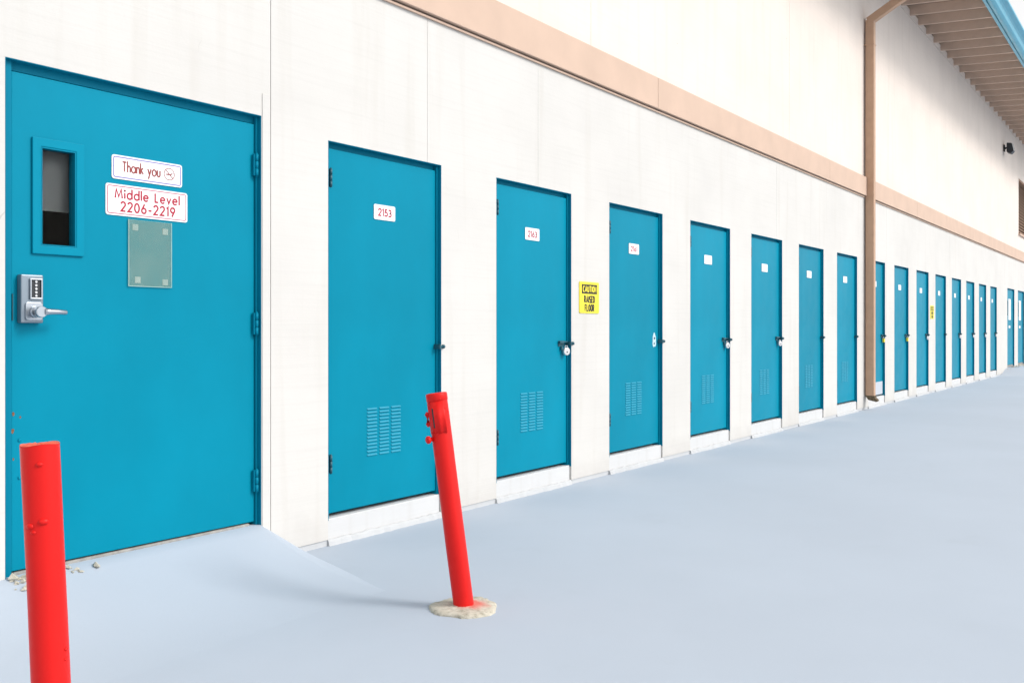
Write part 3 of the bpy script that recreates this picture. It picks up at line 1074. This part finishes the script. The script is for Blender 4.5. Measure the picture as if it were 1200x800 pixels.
# ------------------------------------------------------------------ bollards
def bollard(base, top, r, name_label, kind):
    b = empty('bollard', base)
    tag(b, name_label, 'bollard', 'red pipe bollards before the wall')
    ax = Vector(top) - Vector(base)
    L = ax.length
    rot = Vector((0, 0, 1)).rotation_difference(ax).to_euler()
    rnd = random.Random(3 if kind == 'plain' else 9)
    mb = MB()
    n, rows = 40, 26
    for j in range(rows + 1):
        z = -0.12 + (L + 0.12) * j / rows
        for k in range(n):
            a = 2 * math.pi * k / n
            w = 1 + .010 * math.sin(3 * a + z * 6) + .008 * math.sin(a * 2 - z * 11) + (rnd.random() - .5) * .004
            zz = z
            if j == rows and kind == 'plain':
                zz += .002 * math.sin(3 * a + 1)
            mb.v.append((r * w * math.cos(a), r * w * math.sin(a), zz))
    for j in range(rows):
        for k in range(n):
            mb.face((j * n + k, j * n + (k + 1) % n, (j + 1) * n + (k + 1) % n, (j + 1) * n + k), 0, True)
    pipe = mb.build('pipe', M['red'], b, rot=rot)
    if kind == 'plain':
        # domed, lumpy concrete fill painted over
        mb = MB()
        rings = 6
        mb.v.append((0, 0, L + .004))
        for q in range(1, rings + 1):
            for k in range(n):
                a = 2 * math.pi * k / n
                rr = r * 1.004 * q / rings
                mb.v.append((rr * math.cos(a), rr * math.sin(a), L + (.002 * math.sin(3 * a + 1) + .0004 if q == rings else (rnd.random() - .4) * .006 + .003 * math.sin(2 * a + q) - .002)))
        for k in range(n):
            mb.face((0, 1 + k, 1 + (k + 1) % n), 0, True)
        for q in range(rings - 1):
            for k in range(n):
                u0, u1 = 1 + q * n, 1 + (q + 1) * n
                mb.face((u0 + k, u1 + k, u1 + (k + 1) % n, u0 + (k + 1) % n), 0, True)
        mb.build('concrete_fill', M['red_fill'], b, rot=rot)
        blobs = [(-122, L - .047, .006), (-118, L - .190, .0085), (-160, L - .200, .0075), (-150, L - .215, .005), (-60, L - .52, .005), (-64, L - .545, .004)]
    else:
        # capped sleeve with slotted hasp plate and a stub bolt
        mb = MB()
        mb.tube([(0, 0, L - .030), (0, 0, L - .028), (0, 0, L - .004), (0, 0, L + .003), (0, 0, L + .005)], [r * 1.02, r * 1.055, r * 1.06, r * 1.02, r * .80], 40)
        mb.build('cap', M['red'], b, rot=rot)
        mb = MB()
        # curved cover plate hugging the pipe, facing the camera and left
        a0, a1 = -208, -106
        N = 16
        lo, hi = L - .168, L - .034
        def P(a, rr, z): return (rr * math.cos(R(a)), rr * math.sin(R(a)), z)
        for k in range(N + 1):
            a = a0 + (a1 - a0) * k / N
            zl = lo + (.004 * math.sin(k * 1.1))
            mb.v += [P(a, r * 1.005, zl), P(a, r * 1.10, zl), P(a, r * 1.10, hi), P(a, r * 1.005, hi)]
        for k in range(N):
            for q in range(4):
                mb.face((4 * k + q, 4 * k + (q + 1) % 4, 4 * k + 4 + (q + 1) % 4, 4 * k + 4 + q), 0, q in (1, 3))
        mb.face((0, 1, 2, 3)); mb.face((4 * N, 4 * N + 3, 4 * N + 2, 4 * N + 1))
        mb.build('cover_plate', M['red'], b, rot=rot)
        mb = MB()
        aa = R(-172)
        c = Vector((math.cos(aa), math.sin(aa), 0)); tdir = Vector((-math.sin(aa), math.cos(aa), 0))
        bb = len(mb.v)
        for zz in (L - .145, L - .060):
            for (s_, o_) in ((-.0035, 1.085), (.0035, 1.085), (.0035, 1.118), (-.0035, 1.118)):
                mb.v.append(tuple(c * r * o_ + tdir * s_ + Vector((0, 0, zz))))
        for k in range(4):
            mb.face((bb + k, bb + (k + 1) % 4, bb + 4 + (k + 1) % 4, bb + 4 + k))
        mb.face((bb, bb + 1, bb + 2, bb + 3)); mb.face((bb + 4, bb + 5, bb + 6, bb + 7))
        mb.build('slot', M['gunmetal'], b, rot=rot)
        # lug on the left flank
        aa = R(-228)
        c = Vector((math.cos(aa), math.sin(aa), 0))
        mb = MB()
        mb.tube([tuple(c * r * 1.04 + Vector((0, 0, L - .135))), tuple(c * r * 1.16 + Vector((0, 0, L - .125))), tuple(c * r * 1.16 + Vector((0, 0, L - .085))), tuple(c * r * 1.04 + Vector((0, 0, L - .075)))], [.010, .011, .011, .008], 12)
        mb.build('lug', M['red'], b, rot=rot)
        aa = R(-203)
        c = Vector((math.cos(aa), math.sin(aa), 0))
        z0 = Vector((0, 0, L - .192))
        mb = MB()
        mb.tube([tuple(c * r * .9 + z0), tuple(c * r * 1.35 + z0), tuple(c * r * 1.37 + z0), tuple(c * r * 1.62 + z0), tuple(c * r * 1.72 + z0)], [.009, .009, .0165, .0165, .010], 16)
        mb.build('stub_bolt', M['red'], b, rot=rot)
        blobs = [(-125, L - .022, .004), (-95, L - .066, .004), (-75, L - .08, .004)]
    for (a, z, s) in blobs:
        mb = MB()
        cc = Vector((math.cos(R(a)), math.sin(R(a)), 0))
        t = Vector((-math.sin(R(a)), math.cos(R(a)), 0))
        ctr = cc * r * 1.0 + Vector((0, 0, z))
        U = 8
        for q in range(5):
            ph = math.pi / 2 * q / 4
            for k in range(U):
                an = 2 * math.pi * k / U
                mb.v.append(tuple(ctr + t * (s * 1.5 * math.cos(ph) * math.cos(an)) + Vector((0, 0, s * math.cos(ph) * math.sin(an))) + cc * (s * .8 * math.sin(ph))))
        for q in range(4):
            for k in range(U):
                mb.face((q * U + k, q * U + (k + 1) % U, (q + 1) * U + (k + 1) % U, (q + 1) * U + k), 0, True)
        mb.build('paint_blob', M['red'], b, rot=rot)
    # round concrete collar poured about the foot
    mb = MB()
    rnd = random.Random(21)
    n = 64
    rim = []
    for k in range(n):
        rim.append(0.146 * (1 + .05 * math.sin(3 * 2 * math.pi * k / n + 1) + .03 * math.sin(7 * 2 * math.pi * k / n) + (rnd.random() - .5) * .05))
    levels = [(1.04, -.02), (1.0, .004), (.965, .011), (.8, .014), (.5, .017), (.26, .020)]
    for fr_, z in levels:
        for k in range(n):
            a = 2 * math.pi * k / n
            mb.v.append((rim[k] * fr_ * math.cos(a), rim[k] * fr_ * math.sin(a), z + (rnd.random() - .5) * .003))
    for q in range(len(levels) - 1):
        for k in range(n):
            mb.face((q * n + k, q * n + (k + 1) % n, (q + 1) * n + (k + 1) % n, (q + 1) * n + k), 0, q > 0)
    mb.face([len(levels) * n - n + k for k in range(n)])
    mb.build('concrete_collar', M['footing'], b)
    return b


M['red_fill'] = plain('orange_red_fill_paint', (0.74, 0.12, 0.07, 1), 0.5, 0.4, var=0.25, s=60)


def place(r, z):
    """view-space right and depth to world x, y (used once to lay out the posts on the plan)"""
    return (z * math.cos(THETA) + r * math.sin(THETA), CAM_Y + z * math.sin(THETA) - r * math.cos(THETA))


ax_, ay_ = place(-1.155, 2.40)
atx, aty = place(-1.197, 2.40)
za = ground_z(ax_, ay_)
bollard((ax_, ay_, za), (atx, aty, 0.918), 0.0455, 'plain upright red pipe bollard standing before the wide entrance door', 'plain')
bx_, by_ = place(-0.207, 4.10)
btx, bty = place(-0.331, 4.14)
zb = ground_z(bx_, by_)
bollard((bx_, by_, zb), (btx, bty, 0.925), 0.0445, 'leaning red pipe bollard with a bolted cover plate and round concrete collar', 'cover')

# ------------------------------------------------------------------ floodlight under the eave
fl = empty('floodlight', (28.0, 0.0, 5.98))
tag(fl, 'small black floodlight on the upper wall beneath the eave', 'lamp')
MB().box(-.07, .07, -.03, -.0005, -.09, .09).build('mount_plate', M['gunmetal'], fl, bevel=.01)
MB().tube([(0, -.03, 0), (0, -.12, .02)], .025, 12).build('arm', M['gunmetal'], fl)
mb = MB()
mb.extrude([(-.08, .13), (-.20, .11), (-.25, -.10), (-.18, -.17), (-.08, -.12)], -.13, .13, 'x')
mb.build('housing', M['gunmetal'], fl, bevel=.02)
mb = MB(); mb.extrude([(-.206, .10), (-.250, -.09), (-.260, -.088), (-.216, .102)], -.11, .11, 'x')
mb.build('lens', M['lens'], fl)

# ------------------------------------------------------------------ crumbled concrete at the foot of the entrance jamb
rnd = random.Random(5)
mb = MB()
spots = []
for k in range(46):
    sx = 1.94 + abs(rnd.gauss(0, .10)); sy = -0.005 - abs(rnd.gauss(0, .035)); s = .006 + rnd.random() ** 2 * .022
    spots.append((sx, sy, s))
for k in range(4):
    spots.append((2.24 + rnd.gauss(0, .04), -0.02 - abs(rnd.gauss(0, .02)), .004 + rnd.random() * .007))
for k in range(40):
    spots.append((28.2 + rnd.random() * 4, -0.03 - abs(rnd.gauss(0, .06)), .01 + rnd.random() ** 2 * .035))
for sx, sy, s in spots:
    base = len(mb.v)
    zc = max(ground_z(sx, sy), ramp_z(sx, sy)) + s * .25
    for (ux, uy, uz) in ((1, 0, 0), (-1, 0, 0), (0, 1, 0), (0, -1, 0), (0, 0, .8), (0, 0, -.8)):
        q = Vector((ux, uy, uz)) * s * (.7 + rnd.random() * .6) + Vector((rnd.random() - .5, rnd.random() - .5, rnd.random() - .5)) * s * .5
        mb.v.append((sx + q.x, sy + q.y, zc + q.z))
    for t in ((0, 2, 4), (2, 1, 4), (1, 3, 4), (3, 0, 4), (2, 0, 5), (1, 2, 5), (3, 1, 5), (0, 3, 5)):
        mb.face([base + v for v in t])
rub = mb.build('concrete_rubble', M['rubble'] if 'rubble' in M else M['footing'])
rub['kind'] = 'stuff'
tag(rub, 'crumbled concrete bits along the foot of the wall', 'rubble')
